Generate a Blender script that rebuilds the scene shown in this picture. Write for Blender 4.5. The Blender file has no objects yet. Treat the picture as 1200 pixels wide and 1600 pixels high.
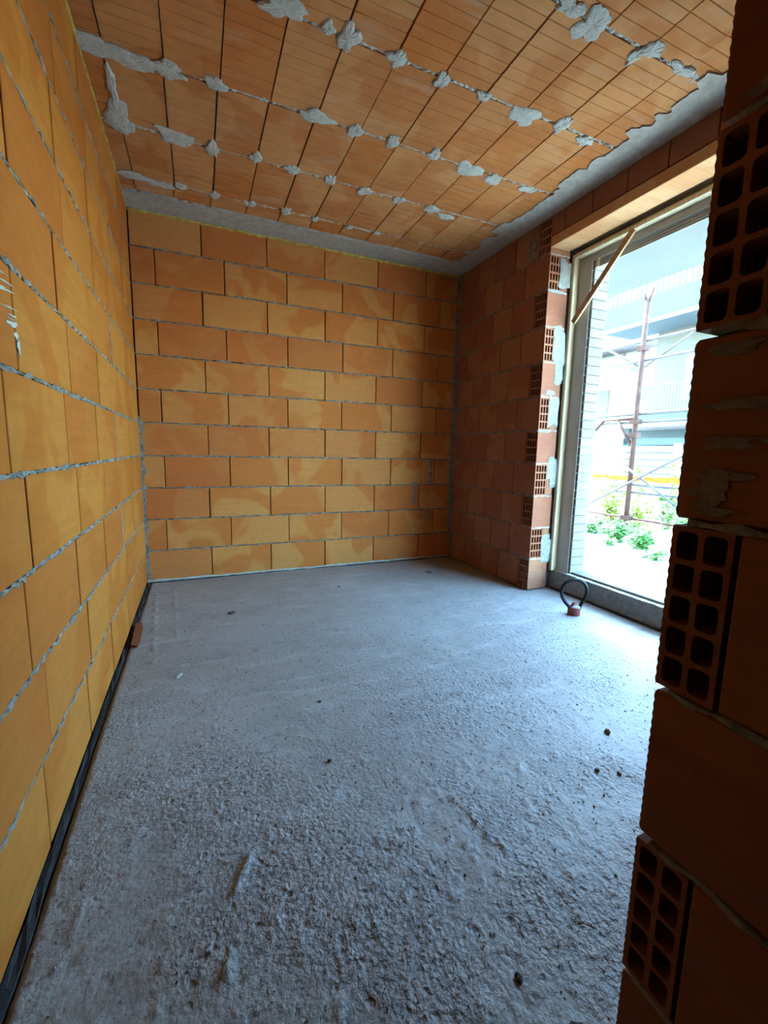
import bpy, bmesh, math, random
import numpy as np
from mathutils import Vector, Matrix

C = bpy.context.scene.collection
scene = bpy.context.scene
PI = math.pi

# ------------------------------------------------------------------ camera
yaw, pitch, roll = 0.40733256, -0.141424206, 0.0209242244
F = Vector((math.sin(yaw)*math.cos(pitch), math.cos(yaw)*math.cos(pitch), math.sin(pitch)))
r0 = Vector((math.cos(yaw), -math.sin(yaw), 0)); u0 = r0.cross(F)
RT = r0*math.cos(roll) + u0*math.sin(roll); UP = -r0*math.sin(roll) + u0*math.cos(roll)
cam = bpy.data.cameras.new('camera'); co = bpy.data.objects.new('camera', cam); C.objects.link(co)
m = Matrix.Identity(4)
for i in range(3):
    m[i][0] = RT[i]; m[i][1] = UP[i]; m[i][2] = -F[i]
m[0][3], m[1][3], m[2][3] = 0.407032, -3.863010, 1.096188
co.matrix_world = m
cam.sensor_fit = 'VERTICAL'; cam.sensor_height = 36.0; cam.lens = 675.231*36/1600
cam.clip_start = 0.02; cam.clip_end = 300
scene.camera = co

# ------------------------------------------------------------------ light
SUN_DIR = Vector((-0.16, -0.62, -0.80)).normalized()       # the way the light travels
world = bpy.data.worlds.new('sky'); scene.world = world; world.use_nodes = True
wn = world.node_tree.nodes; wl = world.node_tree.links
bg = wn['Background']
sky = wn.new('ShaderNodeTexSky'); sky.sky_type = 'NISHITA'; sky.sun_disc = False
sky.sun_elevation = math.asin(-SUN_DIR.z); sky.sun_rotation = math.atan2(-SUN_DIR.x, -SUN_DIR.y)
sky.air_density = 1.0; sky.dust_density = 1.0; sky.ozone_density = 1.5
tint = wn.new('ShaderNodeMix'); tint.data_type = 'RGBA'; tint.blend_type = 'MULTIPLY'; tint.inputs[0].default_value = 1.0; tint.inputs[7].default_value = (0.735, 1.025, 1.06, 1)
wl.new(sky.outputs[0], tint.inputs[6]); wl.new(tint.outputs[2], bg.inputs[0]); bg.inputs[1].default_value = 1.7
sl = bpy.data.lights.new('sun', 'SUN'); sl.energy = 4.3; sl.angle = 0.01; sl.color = (1.0, 0.93, 0.82)
so = bpy.data.objects.new('sun', sl); C.objects.link(so)
so.rotation_euler = SUN_DIR.to_track_quat('-Z', 'Y').to_euler(); so.location = (8, 4, 12)
pl = bpy.data.lights.new('sky_portal', 'AREA'); pl.shape = 'RECTANGLE'; pl.size = 1.23; pl.size_y = 2.38
pl.cycles.is_portal = True
po = bpy.data.objects.new('sky_portal', pl); C.objects.link(po)
po.location = (3.255, -1.97, 1.34); po.rotation_euler = Vector((-1, 0, 0)).to_track_quat('-Z', 'Z').to_euler()

vs = scene.view_settings
vs.view_transform = 'Standard'; vs.look = 'None'; vs.gamma = 1.0; vs.use_curve_mapping = False
vs.exposure = 2.47
scene.cycles.use_denoising = True; scene.cycles.use_adaptive_sampling = True; scene.cycles.adaptive_threshold = 0.03
scene.cycles.max_bounces = 5; scene.cycles.diffuse_bounces = 4; scene.cycles.glossy_bounces = 2
scene.cycles.sample_clamp_indirect = 0

# ------------------------------------------------------------------ dimensions
W, H = 2.826, 2.80
NC = 11; PITCH = H/NC; BED = 0.010; BH = PITCH - BED
YN = -5.6                    # wall behind the camera
OY0, OY1 = -1.22, -2.70      # window opening along the right wall
LINT = 2.585                 # underside of the lintel

# ------------------------------------------------------------------ materials
def lin(c):
    return tuple(((v/255)/12.92 if v/255 <= 0.04045 else ((v/255+0.055)/1.055)**2.4) for v in c) + (1.0,)

class NT:
    def __init__(s, name):
        s.m = bpy.data.materials.new(name); s.m.use_nodes = True
        s.t = s.m.node_tree; s.n = s.t.nodes; s.l = s.t.links; s.b = s.n['Principled BSDF']
        s.b.inputs['Specular IOR Level'].default_value = 0.2
    def new(s, k, **kw):
        x = s.n.new(k)
        for a, v in kw.items(): setattr(x, a, v)
        return x
    def link(s, a, b): s.l.new(a, b)
    def coord(s, kind='Object', scale=(1, 1, 1), rnd=False):
        tc = s.new('ShaderNodeTexCoord'); mp = s.new('ShaderNodeMapping'); mp.inputs['Scale'].default_value = scale
        src = tc.outputs[kind]
        if rnd:
            oi = s.new('ShaderNodeObjectInfo'); mul = s.new('ShaderNodeMath', operation='MULTIPLY'); mul.inputs[1].default_value = 61.7
            s.link(oi.outputs['Random'], mul.inputs[0])
            ad = s.new('ShaderNodeVectorMath', operation='ADD'); s.link(src, ad.inputs[0]); s.link(mul.outputs[0], ad.inputs[1]); src = ad.outputs[0]
        s.link(src, mp.inputs['Vector']); return mp.outputs[0]
    def noise(s, vec, scale, detail=4, rough=0.55, dist=0):
        x = s.new('ShaderNodeTexNoise'); x.inputs['Scale'].default_value = scale; x.inputs['Detail'].default_value = detail
        x.inputs['Roughness'].default_value = rough; x.inputs['Distortion'].default_value = dist
        s.link(vec, x.inputs['Vector']); return x.outputs['Fac']
    def ramp(s, fac, stops):
        x = s.new('ShaderNodeValToRGB'); e = x.color_ramp.elements
        while len(e) < len(stops): e.new(0.5)
        for i, (p, c) in enumerate(stops): e[i].position = p; e[i].color = c if len(c) == 4 else (*c, 1)
        s.link(fac, x.inputs['Fac']); return x.outputs['Color']
    def mix(s, fac, a, b, mode='MIX'):
        x = s.new('ShaderNodeMix', data_type='RGBA', blend_type=mode)
        if isinstance(fac, (int, float)): x.inputs[0].default_value = fac
        else: s.link(fac, x.inputs[0])
        for k, v in ((6, a), (7, b)):
            if isinstance(v, tuple): x.inputs[k].default_value = v
            else: s.link(v, x.inputs[k])
        return x.outputs[2]
    def bump(s, h, strength, dist):
        x = s.new('ShaderNodeBump'); x.inputs['Strength'].default_value = strength; x.inputs['Distance'].default_value = dist
        s.link(h, x.inputs['Height']); s.link(x.outputs[0], s.b.inputs['Normal'])
    def base(s, c, rough=0.9):
        if isinstance(c, tuple): s.b.inputs['Base Color'].default_value = c
        else: s.link(c, s.b.inputs['Base Color'])
        s.b.inputs['Roughness'].default_value = rough
        return s.m

def g(v): return (v, v, v, 1)

def clay(name, light, deep, red, streak=(4, 4, 110), bump=0.35, patch=2.6, pale=None):
    """fired clay: a two-tone burnt patch per brick, fine extrusion lines, per-brick tint"""
    t = NT(name)
    v = t.coord('Object', (1, 1, 1), True)
    big = t.noise(v, patch, 2, 0.45, 0.6)
    c = t.mix(t.ramp(big, [(0.49, g(0)), (0.545, g(1))]), light, deep)
    oi = t.new('ShaderNodeObjectInfo')
    c = t.mix(t.ramp(oi.outputs['Random'], [(0.35, g(0)), (1.0, g(0.75))]), c, red)
    sv = t.coord('Object', streak, True)
    st = t.noise(sv, 1.0, 3, 0.65)
    c = t.mix(t.ramp(st, [(0.3, g(0.22)), (0.62, g(0))]), c, tuple(x*0.45 for x in deep[:3]) + (1,))
    fine = t.noise(v, 22, 3, 0.6)
    c = t.mix(t.ramp(fine, [(0.35, g(0.16)), (0.7, g(0))]), c, tuple(x*0.5 for x in deep[:3]) + (1,))
    if pale:   # thin cement dust smears
        pv = t.coord('Object', (1.4, 6, 5), True)
        pn = t.noise(pv, 1.6, 4, 0.7, 0.4)
        c = t.mix(t.ramp(pn, [(0.56, g(0)), (0.74, g(0.42))]), c, pale)
    t.bump(st, bump, 0.004)
    return t.base(c, 0.88)

M = {}
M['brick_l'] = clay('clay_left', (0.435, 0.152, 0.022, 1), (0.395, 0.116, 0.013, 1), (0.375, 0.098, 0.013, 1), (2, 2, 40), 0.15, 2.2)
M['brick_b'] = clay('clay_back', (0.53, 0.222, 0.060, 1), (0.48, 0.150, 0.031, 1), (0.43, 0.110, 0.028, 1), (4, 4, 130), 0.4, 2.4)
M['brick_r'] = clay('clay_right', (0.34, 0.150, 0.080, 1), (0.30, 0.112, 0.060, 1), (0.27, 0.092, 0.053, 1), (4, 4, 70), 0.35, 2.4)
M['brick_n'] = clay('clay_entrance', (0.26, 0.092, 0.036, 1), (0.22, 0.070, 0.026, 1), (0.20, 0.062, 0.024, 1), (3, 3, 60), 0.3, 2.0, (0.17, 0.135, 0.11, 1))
M['tile'] = clay('clay_ceiling', (0.50, 0.228, 0.080, 1), (0.44, 0.165, 0.048, 1), (0.45, 0.135, 0.022, 1), (4, 3, 4), 0.2, 2.6, (0.46, 0.33, 0.22, 1))
M['lintel'] = clay('clay_lintel', (0.62, 0.36, 0.17, 1), (0.58, 0.30, 0.13, 1), (0.58, 0.30, 0.13, 1), (3, 60, 60), 0.2)

def mortar(name, a, b, rough_bump=0.8):
    t = NT(name); v = t.coord('Object')
    n = t.noise(v, 26, 4, 0.65); k = t.noise(v, 160, 2, 0.6)
    c = t.ramp(n, [(0.3, a), (0.7, b)])
    t.bump(k, rough_bump, 0.004); return t.base(c, 0.95)
M['mortar'] = mortar('mortar_grey', (0.075, 0.07, 0.06, 1), (0.29, 0.27, 0.235, 1))
M['mortar_pale'] = mortar('mortar_pale', (0.33, 0.33, 0.28, 1), (0.48, 0.48, 0.42, 1))
M['smear'] = mortar('cement_smear', (0.13, 0.10, 0.085, 1), (0.22, 0.18, 0.15, 1))
M['daub'] = mortar('reveal_daub', (0.22, 0.22, 0.20, 1), (0.36, 0.36, 0.33, 1))
M['concrete'] = mortar('beam_concrete', (0.29, 0.262, 0.215, 1), (0.42, 0.385, 0.325, 1), 0.5)
M['kerb'] = mortar('kerb_concrete', (0.17, 0.18, 0.18, 1), (0.27, 0.28, 0.28, 1), 0.4)
M['backing'] = mortar('joint_backing', (0.07, 0.035, 0.02, 1), (0.12, 0.06, 0.035, 1))
M['plaster'] = mortar('exterior_plaster', (0.62, 0.60, 0.55, 1), (0.70, 0.68, 0.62, 1), 0.2)
M['membrane'] = mortar('dark_membrane', (0.030, 0.029, 0.028, 1), (0.06, 0.057, 0.054, 1), 0.5)

def floor_mat():
    t = NT('screed_floor'); v = t.coord('Object')
    big = t.noise(v, 0.9, 4, 0.55, 0.3); mid = t.noise(v, 5, 5, 0.7, 0.3); grit = t.noise(v, 95, 2, 0.7); sp = t.noise(v, 34, 2, 0.55)
    zone = t.noise(v, 1.7, 3, 0.5, 0.6)                      # where the trowel left it gritty
    zr0 = t.ramp(zone, [(0.40, g(0.25)), (0.60, g(1))])
    sx = t.new('ShaderNodeSeparateXYZ'); t.link(v, sx.inputs[0]); mr = t.new('ShaderNodeMapRange')      # trodden, rougher screed towards the doorway
    for k_, v_ in enumerate((-1.2, -2.9, 0.14, 1.0)): mr.inputs[k_+1].default_value = v_
    t.link(sx.outputs['Y'], mr.inputs[0])
    zr = t.mix(1.0, zr0, mr.outputs[0], 'MULTIPLY')
    wv = t.new('ShaderNodeVectorMath', operation='MULTIPLY_ADD'); wn_c = t.new('ShaderNodeTexNoise'); wn_c.inputs['Scale'].default_value = 30; t.link(v, wn_c.inputs['Vector'])
    t.link(wn_c.outputs['Color'], wv.inputs[0]); wv.inputs[1].default_value = (.02, .02, .02); t.link(v, wv.inputs[2])
    vo = t.new('ShaderNodeTexVoronoi'); vo.inputs['Scale'].default_value = 75; vo.inputs['Randomness'].default_value = 1; t.link(wv.outputs[0], vo.inputs['Vector'])
    vo2 = t.new('ShaderNodeTexVoronoi'); vo2.inputs['Scale'].default_value = 26; vo2.inputs['Randomness'].default_value = 1; t.link(wv.outputs[0], vo2.inputs['Vector'])
    pit = t.ramp(vo2.outputs['Distance'], [(0.10, g(0)), (0.26, g(1))])
    c = t.mix(t.ramp(big, [(0.35, g(0)), (0.65, g(1))]), (0.258, 0.228, 0.194, 1), (0.318, 0.294, 0.260, 1))
    c = t.mix(t.ramp(mid, [(0.30, g(0.55)), (0.50, g(0))]), c, (0.185, 0.165, 0.15, 1))
    def masked(fac):
        x = t.new('ShaderNodeMix', data_type='RGBA', blend_type='MULTIPLY'); x.inputs[0].default_value = 1; t.link(fac, x.inputs[6]); t.link(zr, x.inputs[7]); return x.outputs[2]
    c = t.mix(masked(t.ramp(grit, [(0.36, g(0.75)), (0.50, g(0))])), c, (0.085, 0.078, 0.07, 1))
    c = t.mix(masked(t.ramp(grit, [(0.56, g(0)), (0.70, g(0.5))])), c, (0.44, 0.43, 0.41, 1))
    c = t.mix(t.ramp(sp, [(0.27, g(0.8)), (0.33, g(0))]), c, (0.075, 0.07, 0.065, 1))
    c = t.mix(masked(t.ramp(vo.outputs['Distance'], [(0.45, g(0)), (0.75, g(0.55))])), c, (0.12, 0.11, 0.10, 1))
    c = t.mix(masked(t.ramp(vo2.outputs['Distance'], [(0.08, g(0.75)), (0.20, g(0))])), c, (0.07, 0.064, 0.058, 1))
    # chalky trowelled smears and drag lines
    tv = t.coord('Object', (1.2, 5.5, 1)); ts = t.noise(tv, 2.0, 6, 0.65, 0.5)
    c = t.mix(t.ramp(ts, [(0.54, g(0)), (0.66, g(0.4))]), c, (0.40, 0.39, 0.375, 1))
    tv2 = t.coord('Object', (2.0, 26, 1)); t2_ = t.noise(tv2, 1.5, 4, 0.6, 0.8)
    c = t.mix(t.ramp(t2_, [(0.30, g(0.30)), (0.40, g(0))]), c, (0.15, 0.14, 0.13, 1))
    h = t.new('ShaderNodeMath', operation='MULTIPLY_ADD'); t.link(grit, h.inputs[0]); t.link(zr, h.inputs[1]); t.link(mid, h.inputs[2])
    hv = t.new('ShaderNodeMath', operation='MULTIPLY_ADD'); hv.inputs[1].default_value = -0.55; t.link(vo.outputs['Distance'], hv.inputs[0]); t.link(grit, hv.inputs[2])
    hp_ = t.new('ShaderNodeMath', operation='MULTIPLY_ADD'); t.link(pit, hp_.inputs[0]); hp_.inputs[1].default_value = 0.7; t.link(hv.outputs[0], hp_.inputs[2])
    t.l.remove(h.inputs[0].links[0]); t.link(hp_.outputs[0], h.inputs[0])
    t.bump(h.outputs[0], 0.75, 0.008)
    t.base(c, 0.58); t.b.inputs['Specular IOR Level'].default_value = 0.5
    return t.m
M['floor'] = floor_mat()

def simple(name, c, rough=0.6, metal=0.0, var=0.15, scale=8, stretch=(1, 1, 1), bump=0.1):
    t = NT(name); v = t.coord('Object', stretch)
    n = t.noise(v, scale, 5, 0.6)
    d = tuple(x*(1-var*1.6) for x in c[:3]) + (1,)
    t.bump(n, bump, 0.003)
    mm = t.base(t.ramp(n, [(0.3, d), (0.7, c)]), rough); t.b.inputs['Metallic'].default_value = metal
    return mm
M['wood'] = simple('pine_strip', (0.80, 0.68, 0.43, 1), 0.65, 0, 0.22, 5, (14, 14, 0.8))
M['lath'] = simple('rough_lath', (0.46, 0.30, 0.17, 1), 0.75, 0, 0.3, 5, (14, 14, 1))
M['steel'] = simple('galvanised_steel', (0.46, 0.45, 0.43, 1), 0.75, 0.0, 0.12, 3)
M['slat'] = simple('shutter_slat', (0.33, 0.31, 0.27, 1), 0.5, 0.1, 0.1)
M['foam'] = simple('yellow_foam', (0.62, 0.43, 0.09, 1), 0.9, 0, 0.35, 30, (1, 1, 1), 0.5)
M['hose'] = simple('black_conduit', (0.012, 0.013, 0.016, 1), 0.45, 0, 0.1)
M['redpipe'] = simple('red_clay_stub', (0.30, 0.085, 0.07, 1), 0.7, 0, 0.2, 30)
M['rust'] = simple('rusty_steel', (0.085, 0.040, 0.030, 1), 0.8, 0, 0.35, 9)
M['galv'] = simple('scaffold_tube', (0.11, 0.095, 0.095, 1), 0.55, 0.2, 0.2, 6)
M['orange'] = simple('orange_netting', (0.45, 0.15, 0.015, 1), 0.7, 0, 0.2)
M['white'] = simple('white_paint', (0.26, 0.26, 0.25, 1), 0.7, 0, 0.06)
M['soffit'] = simple('soffit_render', (0.105, 0.11, 0.10, 1), 0.9, 0, 0.06, 3)
M['fence'] = simple('pale_fence', (0.34, 0.31, 0.24, 1), 0.8, 0, 0.1, 6)
M['rail2'] = simple('grey_balusters', (0.06, 0.05, 0.05, 1), 0.6, 0, 0.1)
M['facade'] = simple('pale_blue_render', (0.065, 0.088, 0.098, 1), 0.9, 0, 0.08, 2)
M['facade2'] = simple('beige_render', (0.10, 0.096, 0.082, 1), 0.9, 0, 0.08, 2)
M['facade3'] = simple('white_render', (0.42, 0.41, 0.38, 1), 0.9, 0, 0.05, 2)
M['rail'] = simple('pale_railing', (0.12, 0.16, 0.19, 1), 0.5, 0.1, 0.05)
M['roof'] = simple('grey_roof_edge', (0.27, 0.24, 0.26, 1), 0.6, 0, 0.2)
M['glass'] = simple('dark_window_glass', (0.10, 0.13, 0.15, 1), 0.1, 0, 0.1)
M['terrace'] = simple('terrace_paving', (0.50, 0.49, 0.46, 1), 0.9, 0, 0.10, 6)
M['ground'] = simple('dry_ground', (0.50, 0.46, 0.38, 1), 0.95, 0, 0.2, 1.5)
M['facing'] = clay('pale_facing_brick', (0.19, 0.185, 0.155, 1), (0.165, 0.16, 0.135, 1), (0.18, 0.17, 0.14, 1), (6, 6, 6), 0.3)
M['pebble'] = simple('dark_clod', (0.10, 0.09, 0.08, 1), 0.95, 0, 0.4, 60)
M['pebble2'] = simple('brown_clod', (0.22, 0.13, 0.08, 1), 0.95, 0, 0.4, 60)
M['grit'] = simple('grey_grit', (0.26, 0.25, 0.235, 1), 0.95, 0, 0.4, 40)
def leaf_mat(name, c):
    t = NT(name); oi = t.coord('Object'); n = t.noise(oi, 9, 3)
    t.base(t.ramp(n, [(0.3, tuple(x*0.6 for x in c[:3]) + (1,)), (0.7, c)]), 0.5)
    t.b.inputs['Transmission Weight'].default_value = 0.0
    return t.m
M['leaf'] = leaf_mat('leaf_green', (0.07, 0.24, 0.05, 1))
M['leaf2'] = leaf_mat('leaf_yellow_green', (0.22, 0.32, 0.02, 1))
M['stem'] = simple('stem_brown', (0.16, 0.13, 0.05, 1), 0.8)

# ------------------------------------------------------------------ mesh helpers
def link(name, me, mat=None, parent=None, loc=(0, 0, 0), rot=(0, 0, 0), smooth=False):
    o = bpy.data.objects.new(name, me); C.objects.link(o)
    o.location = loc; o.rotation_euler = rot
    if mat is not None and len(me.materials) == 0: me.materials.append(M[mat])
    if parent is not None: o.parent = parent
    if smooth: me.polygons.foreach_set('use_smooth', [True]*len(me.polygons))
    return o
def tag(o, label=None, cat=None, group=None, kind=None):
    if label: o['label'] = label
    if cat: o['category'] = cat
    if group: o['group'] = group
    if kind: o['kind'] = kind
    return o
def empty(name, loc=(0, 0, 0)):
    o = bpy.data.objects.new(name, None); C.objects.link(o); o.location = loc; o.empty_display_size = 0.1
    return o
def mesh(name, v, f):
    me = bpy.data.meshes.new(name); me.from_pydata([tuple(p) for p in v], [], f); me.update(); return me
def fixn(me):
    bm = bmesh.new(); bm.from_mesh(me); bmesh.ops.recalc_face_normals(bm, faces=bm.faces); bm.to_mesh(me); bm.free(); return me

_bc = {}
def block(l, t, h, ch=0.002):
    """chamfered box, centred: l along x, t along y, h along z (44 triangles)"""
    k = (round(l, 4), round(t, 4), round(h, 4), ch)
    if k in _bc: return _bc[k]
    bm = bmesh.new(); bmesh.ops.create_cube(bm, size=1)
    for v in bm.verts: v.co = Vector((v.co.x*l, v.co.y*t, v.co.z*h))
    if ch: bmesh.ops.bevel(bm, geom=bm.edges[:], offset=ch, segments=1, affect='EDGES')
    me = bpy.data.meshes.new('block'); bm.to_mesh(me); bm.free(); _bc[k] = me; return me
_bm = {}
def blk(l, t, h, mat, ch=0.002):
    k = (round(l, 4), round(t, 4), round(h, 4), mat, ch)
    if k not in _bm:
        me = block(l, t, h, ch).copy(); me.materials.append(M[mat]); _bm[k] = me
    return _bm[k]
def slab(name, x0, x1, y0, y1, z0, z1, mat, parent=None, ch=0.0):
    if x1 < x0: x0, x1 = x1, x0
    if y1 < y0: y0, y1 = y1, y0
    return link(name, blk(x1-x0, y1-y0, z1-z0, mat, ch), None, parent, ((x0+x1)/2, (y0+y1)/2, (z0+z1)/2))
def boxes(name, lst, mat, parent=None):
    v, f = [], []
    for x0, x1, y0, y1, z0, z1 in lst:
        b = len(v)
        v += [(x0, y0, z0), (x1, y0, z0), (x1, y1, z0), (x0, y1, z0), (x0, y0, z1), (x1, y0, z1), (x1, y1, z1), (x0, y1, z1)]
        f += [tuple(b+i for i in q) for q in ((0, 3, 2, 1), (4, 5, 6, 7), (0, 1, 5, 4), (1, 2, 6, 5), (2, 3, 7, 6), (3, 0, 4, 7))]
    return link(name, fixn(mesh(name, v, f)), mat, parent)
def tube_mesh(pts, r, seg=8, closed_ends=True, radii=None):
    pts = [Vector(p) for p in pts]; v, f = [], []
    t0 = (pts[1]-pts[0]).normalized(); a = Vector((0, 0, 1)) if abs(t0.z) < 0.9 else Vector((1, 0, 0))
    n = t0.cross(a).normalized()
    for i, p in enumerate(pts):
        t = (pts[min(i+1, len(pts)-1)] - pts[max(i-1, 0)]).normalized()
        n = (n - t*n.dot(t)).normalized(); b = t.cross(n); rr = radii[i] if radii else r
        for k in range(seg):
            an = 2*PI*k/seg; v.append(p + (n*math.cos(an) + b*math.sin(an))*rr)
    for i in range(len(pts)-1):
        for k in range(seg): f.append((i*seg+k, i*seg+(k+1) % seg, (i+1)*seg+(k+1) % seg, (i+1)*seg+k))
    if closed_ends: f += [tuple(range(seg))[::-1], tuple(range((len(pts)-1)*seg, len(pts)*seg))]
    return fixn(mesh('tube', v, f))
def tube(name, pts, r, mat, parent=None, seg=8, **kw):
    return link(name, tube_mesh(pts, r, seg, **kw), mat, parent, smooth=True)
def ribbon(name, A, B, up, nrm, w, mat, parent, seed, wj=0.003, off=-0.002, offj=0.003, step=0.03, depth=0.02):
    """an uneven mortar strip from A to B on a face with normal nrm; w = mean width"""
    rg = random.Random(seed); A, B, up, nrm = Vector(A), Vector(B), Vector(up), Vector(nrm)
    n = max(3, int((B-A).length/step)); v, f = [], []
    for i in range(n+1):
        p = A.lerp(B, i/n); a = w/2 + rg.uniform(-wj, wj); b = w/2 + rg.uniform(-wj, wj); o = off + rg.uniform(-offj, offj); o2 = off + rg.uniform(-offj, offj)
        for s, d in ((-a, -depth), (-a, o), (0, o2+0.001), (b, o), (b, -depth)): v.append(p + up*s + nrm*d)
    for i in range(n):
        for k in range(4): f.append((i*5+k, i*5+k+1, i*5+5+k+1, i*5+5+k))
    f += [(0, 1, 2, 3, 4), tuple(n*5+k for k in (4, 3, 2, 1, 0))]
    return link(name, fixn(mesh(name, v, f)), mat, parent)
def blob(name, c, u, vv, nrm, ru, rv, th, mat, parent, seed, irr=0.25, n=40, sq=1.0):
    """a trowelled pat of mortar stuck on a face"""
    rg = random.Random(seed); c, u, vv, nrm = Vector(c), Vector(u), Vector(vv), Vector(nrm)
    ph = [rg.uniform(0, 6.28) for _ in range(11)]; am = [rg.uniform(0.3, 1)*(1 if q < 3 else .45 if q < 6 else .22) for q in range(11)]
    v = [c + nrm*th*rg.uniform(0.7, 1.1)]; f = []
    for ring, (s, d) in enumerate(((0.45, 0.95), (0.82, 0.8), (1.0, 0.25), (1.0, -0.4))):
        for k in range(n):
            a = 2*PI*k/n
            r = 1 + irr*sum(am[q]*math.sin((q+2)*a+ph[q]) for q in range(11))/2.0
            r += 0.045*irr/0.25*rg.uniform(-1, 1) if ring == 2 else 0
            if ring == 3: rr = rl[k]
            else: rr = r
            if ring == 2: rl = (rl if k else []) + [rr]
            ca, sa = math.cos(a), math.sin(a); ca = math.copysign(abs(ca)**sq, ca); sa = math.copysign(abs(sa)**sq, sa)
            v.append(c + u*(ca*ru*s*rr) + vv*(sa*rv*s*rr) + nrm*th*(d + rg.uniform(-0.18, 0.18)*(ring < 2)))
    for k in range(n):
        f.append((0, 1+k, 1+(k+1) % n))
        for q in range(3): f.append((1+q*n+k, 1+(q+1)*n+k, 1+(q+1)*n+(k+1) % n, 1+q*n+(k+1) % n))
    return link(name, fixn(mesh(name, v, f)), mat, parent)

def holed(w, h, L, cols, rows, mg, webx, webz, depth, rnd=0.0, zig=0, mat='brick_r'):
    """clay block with real cavities in its end: the end lies in local XZ facing -Y, w wide (x), h high (z), body L long (+y); centred"""
    v, f = [], []
    def P(x, y, z): v.append((x - w/2, y - L/2, z - h/2)); return len(v)-1
    cw = (w - 2*mg - (cols-1)*webx)/cols; chh = (h - 2*mg - (rows-1)*webz)/rows
    xs = [0] + [mg + i*(cw+webx) - webx/2 for i in range(1, cols)] + [w]
    zs = [0] + [mg + j*(chh+webz) - webz/2 for j in range(1, rows)] + [h]
    for i in range(cols):
        for j in range(rows):
            hx0 = mg + i*(cw+webx); hx1 = hx0+cw; hz0 = mg + j*(chh+webz); hz1 = hz0+chh
            cor = [(xs[i], zs[j]), (xs[i+1], zs[j]), (xs[i+1], zs[j+1]), (xs[i], zs[j+1])]
            hc = [(hx0, hz0, 1, 1), (hx1, hz0, -1, 1), (hx1, hz1, -1, -1), (hx0, hz1, 1, -1)]
            loops = []
            for q, (cx, cz, sx, sz) in enumerate(hc):
                if rnd:
                    o = (cx+sx*rnd, cz+sz*rnd)
                    a0 = {0: PI, 1: 1.5*PI, 2: 0, 3: 0.5*PI}[q]
                    loops.append([(o[0]+rnd*math.cos(a0+k*PI/8), o[1]+rnd*math.sin(a0+k*PI/8)) for k in range(5)])
                else: loops.append([(cx, cz)])
            ci = [P(x, 0, z) for x, z in cor]
            hi = [[P(x, 0, z) for x, z in lp] for lp in loops]
            bi = [[P(x, depth, z) for x, z in lp] for lp in loops]
            md = len(hi[0])//2
            for q in range(4):
                r = (q+1) % 4
                f.append(tuple([ci[q], ci[r]] + hi[r][:md+1][::-1] + hi[q][md:][::-1]))
            fl = [x for lp in hi for x in lp]; bl = [x for lp in bi for x in lp]; n = len(fl)
            for k in range(n): f.append((fl[k], fl[(k+1) % n], bl[(k+1) % n], bl[k]))
            f.append(tuple(bl))
    # outer body: right, top, bottom, back; the x=0 side may be ribbed
    b = [P(0, 0, 0), P(w, 0, 0), P(w, 0, h), P(0, 0, h), P(0, L, 0), P(w, L, 0), P(w, L, h), P(0, L, h)]
    f += [(b[1], b[5], b[6], b[2]), (b[3], b[2], b[6], b[7]), (b[0], b[4], b[5], b[1]), (b[4], b[7], b[6], b[5])]
    if zig:
        fr = [P(-(0.0015 if k % 2 else 0.0), 0, h*k/zig) for k in range(zig+1)]; bk = [P(-(0.0015 if k % 2 else 0.0), L, h*k/zig) for k in range(zig+1)]
        ed = [P(0, 0, h*k/zig) for k in range(zig+1)]
        for k in range(zig):
            f.append((fr[k], fr[k+1], bk[k+1], bk[k])); f.append((ed[k], ed[k+1], fr[k+1], fr[k]))
    else: f.append((b[0], b[3], b[7], b[4]))
    me = fixn(mesh('holed_block', v, f)); me.materials.append(M[mat]); return me

RZ90 = PI/2
rj = random.Random(11)

# ================================================================== FLOOR
def vnoise(nx, ny, cell, rs):
    """value noise on an nx*ny grid, cell in samples"""
    gx, gy = int(nx/cell)+3, int(ny/cell)+3; gr = rs.rand(gx, gy)
    X = np.arange(nx)/cell; Y = np.arange(ny)/cell; xi = X.astype(int); yi = Y.astype(int)
    fx = (X-xi); fy = (Y-yi); fx = fx*fx*(3-2*fx); fy = fy*fy*(3-2*fy)
    a = gr[xi][:, yi]; b = gr[xi+1][:, yi]; c = gr[xi][:, yi+1]; d = gr[xi+1][:, yi+1]
    return (a*(1-fx[:, None])+b*fx[:, None])*(1-fy[None]) + (c*(1-fx[:, None])+d*fx[:, None])*fy[None] - 0.5
rs = np.random.RandomState(5)
x0, x1, y0, y1, st = 0.016, 3.07, -5.0, -0.012, 0.0085
nx, ny = int((x1-x0)/st)+1, int((y1-y0)/st)+1
gx = np.linspace(x0, x1, nx); gy = np.linspace(y0, y1, ny)
GX, GY = np.meshgrid(gx, gy, indexing='ij')
near = np.clip((-1.7-GY)/1.3, 0.10, 1.0)*np.clip(0.55+0.9*vnoise(nx, ny, 60, rs)+0.45, 0.25, 1.2)
hz = 0.008*vnoise(nx, ny, 120, rs) + 0.003*vnoise(nx, ny, 40, rs) + 0.0016*vnoise(nx, ny, 15, rs)*(0.3+near)
hz += near*(0.0025*vnoise(nx, ny, 4.3, rs) + 0.026*np.maximum(vnoise(nx, ny, 2.2, rs)-0.24, 0)) + near*0.0022*(rs.rand(nx, ny)-0.5)
rn = vnoise(nx, ny, 4, rs)+.5
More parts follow.
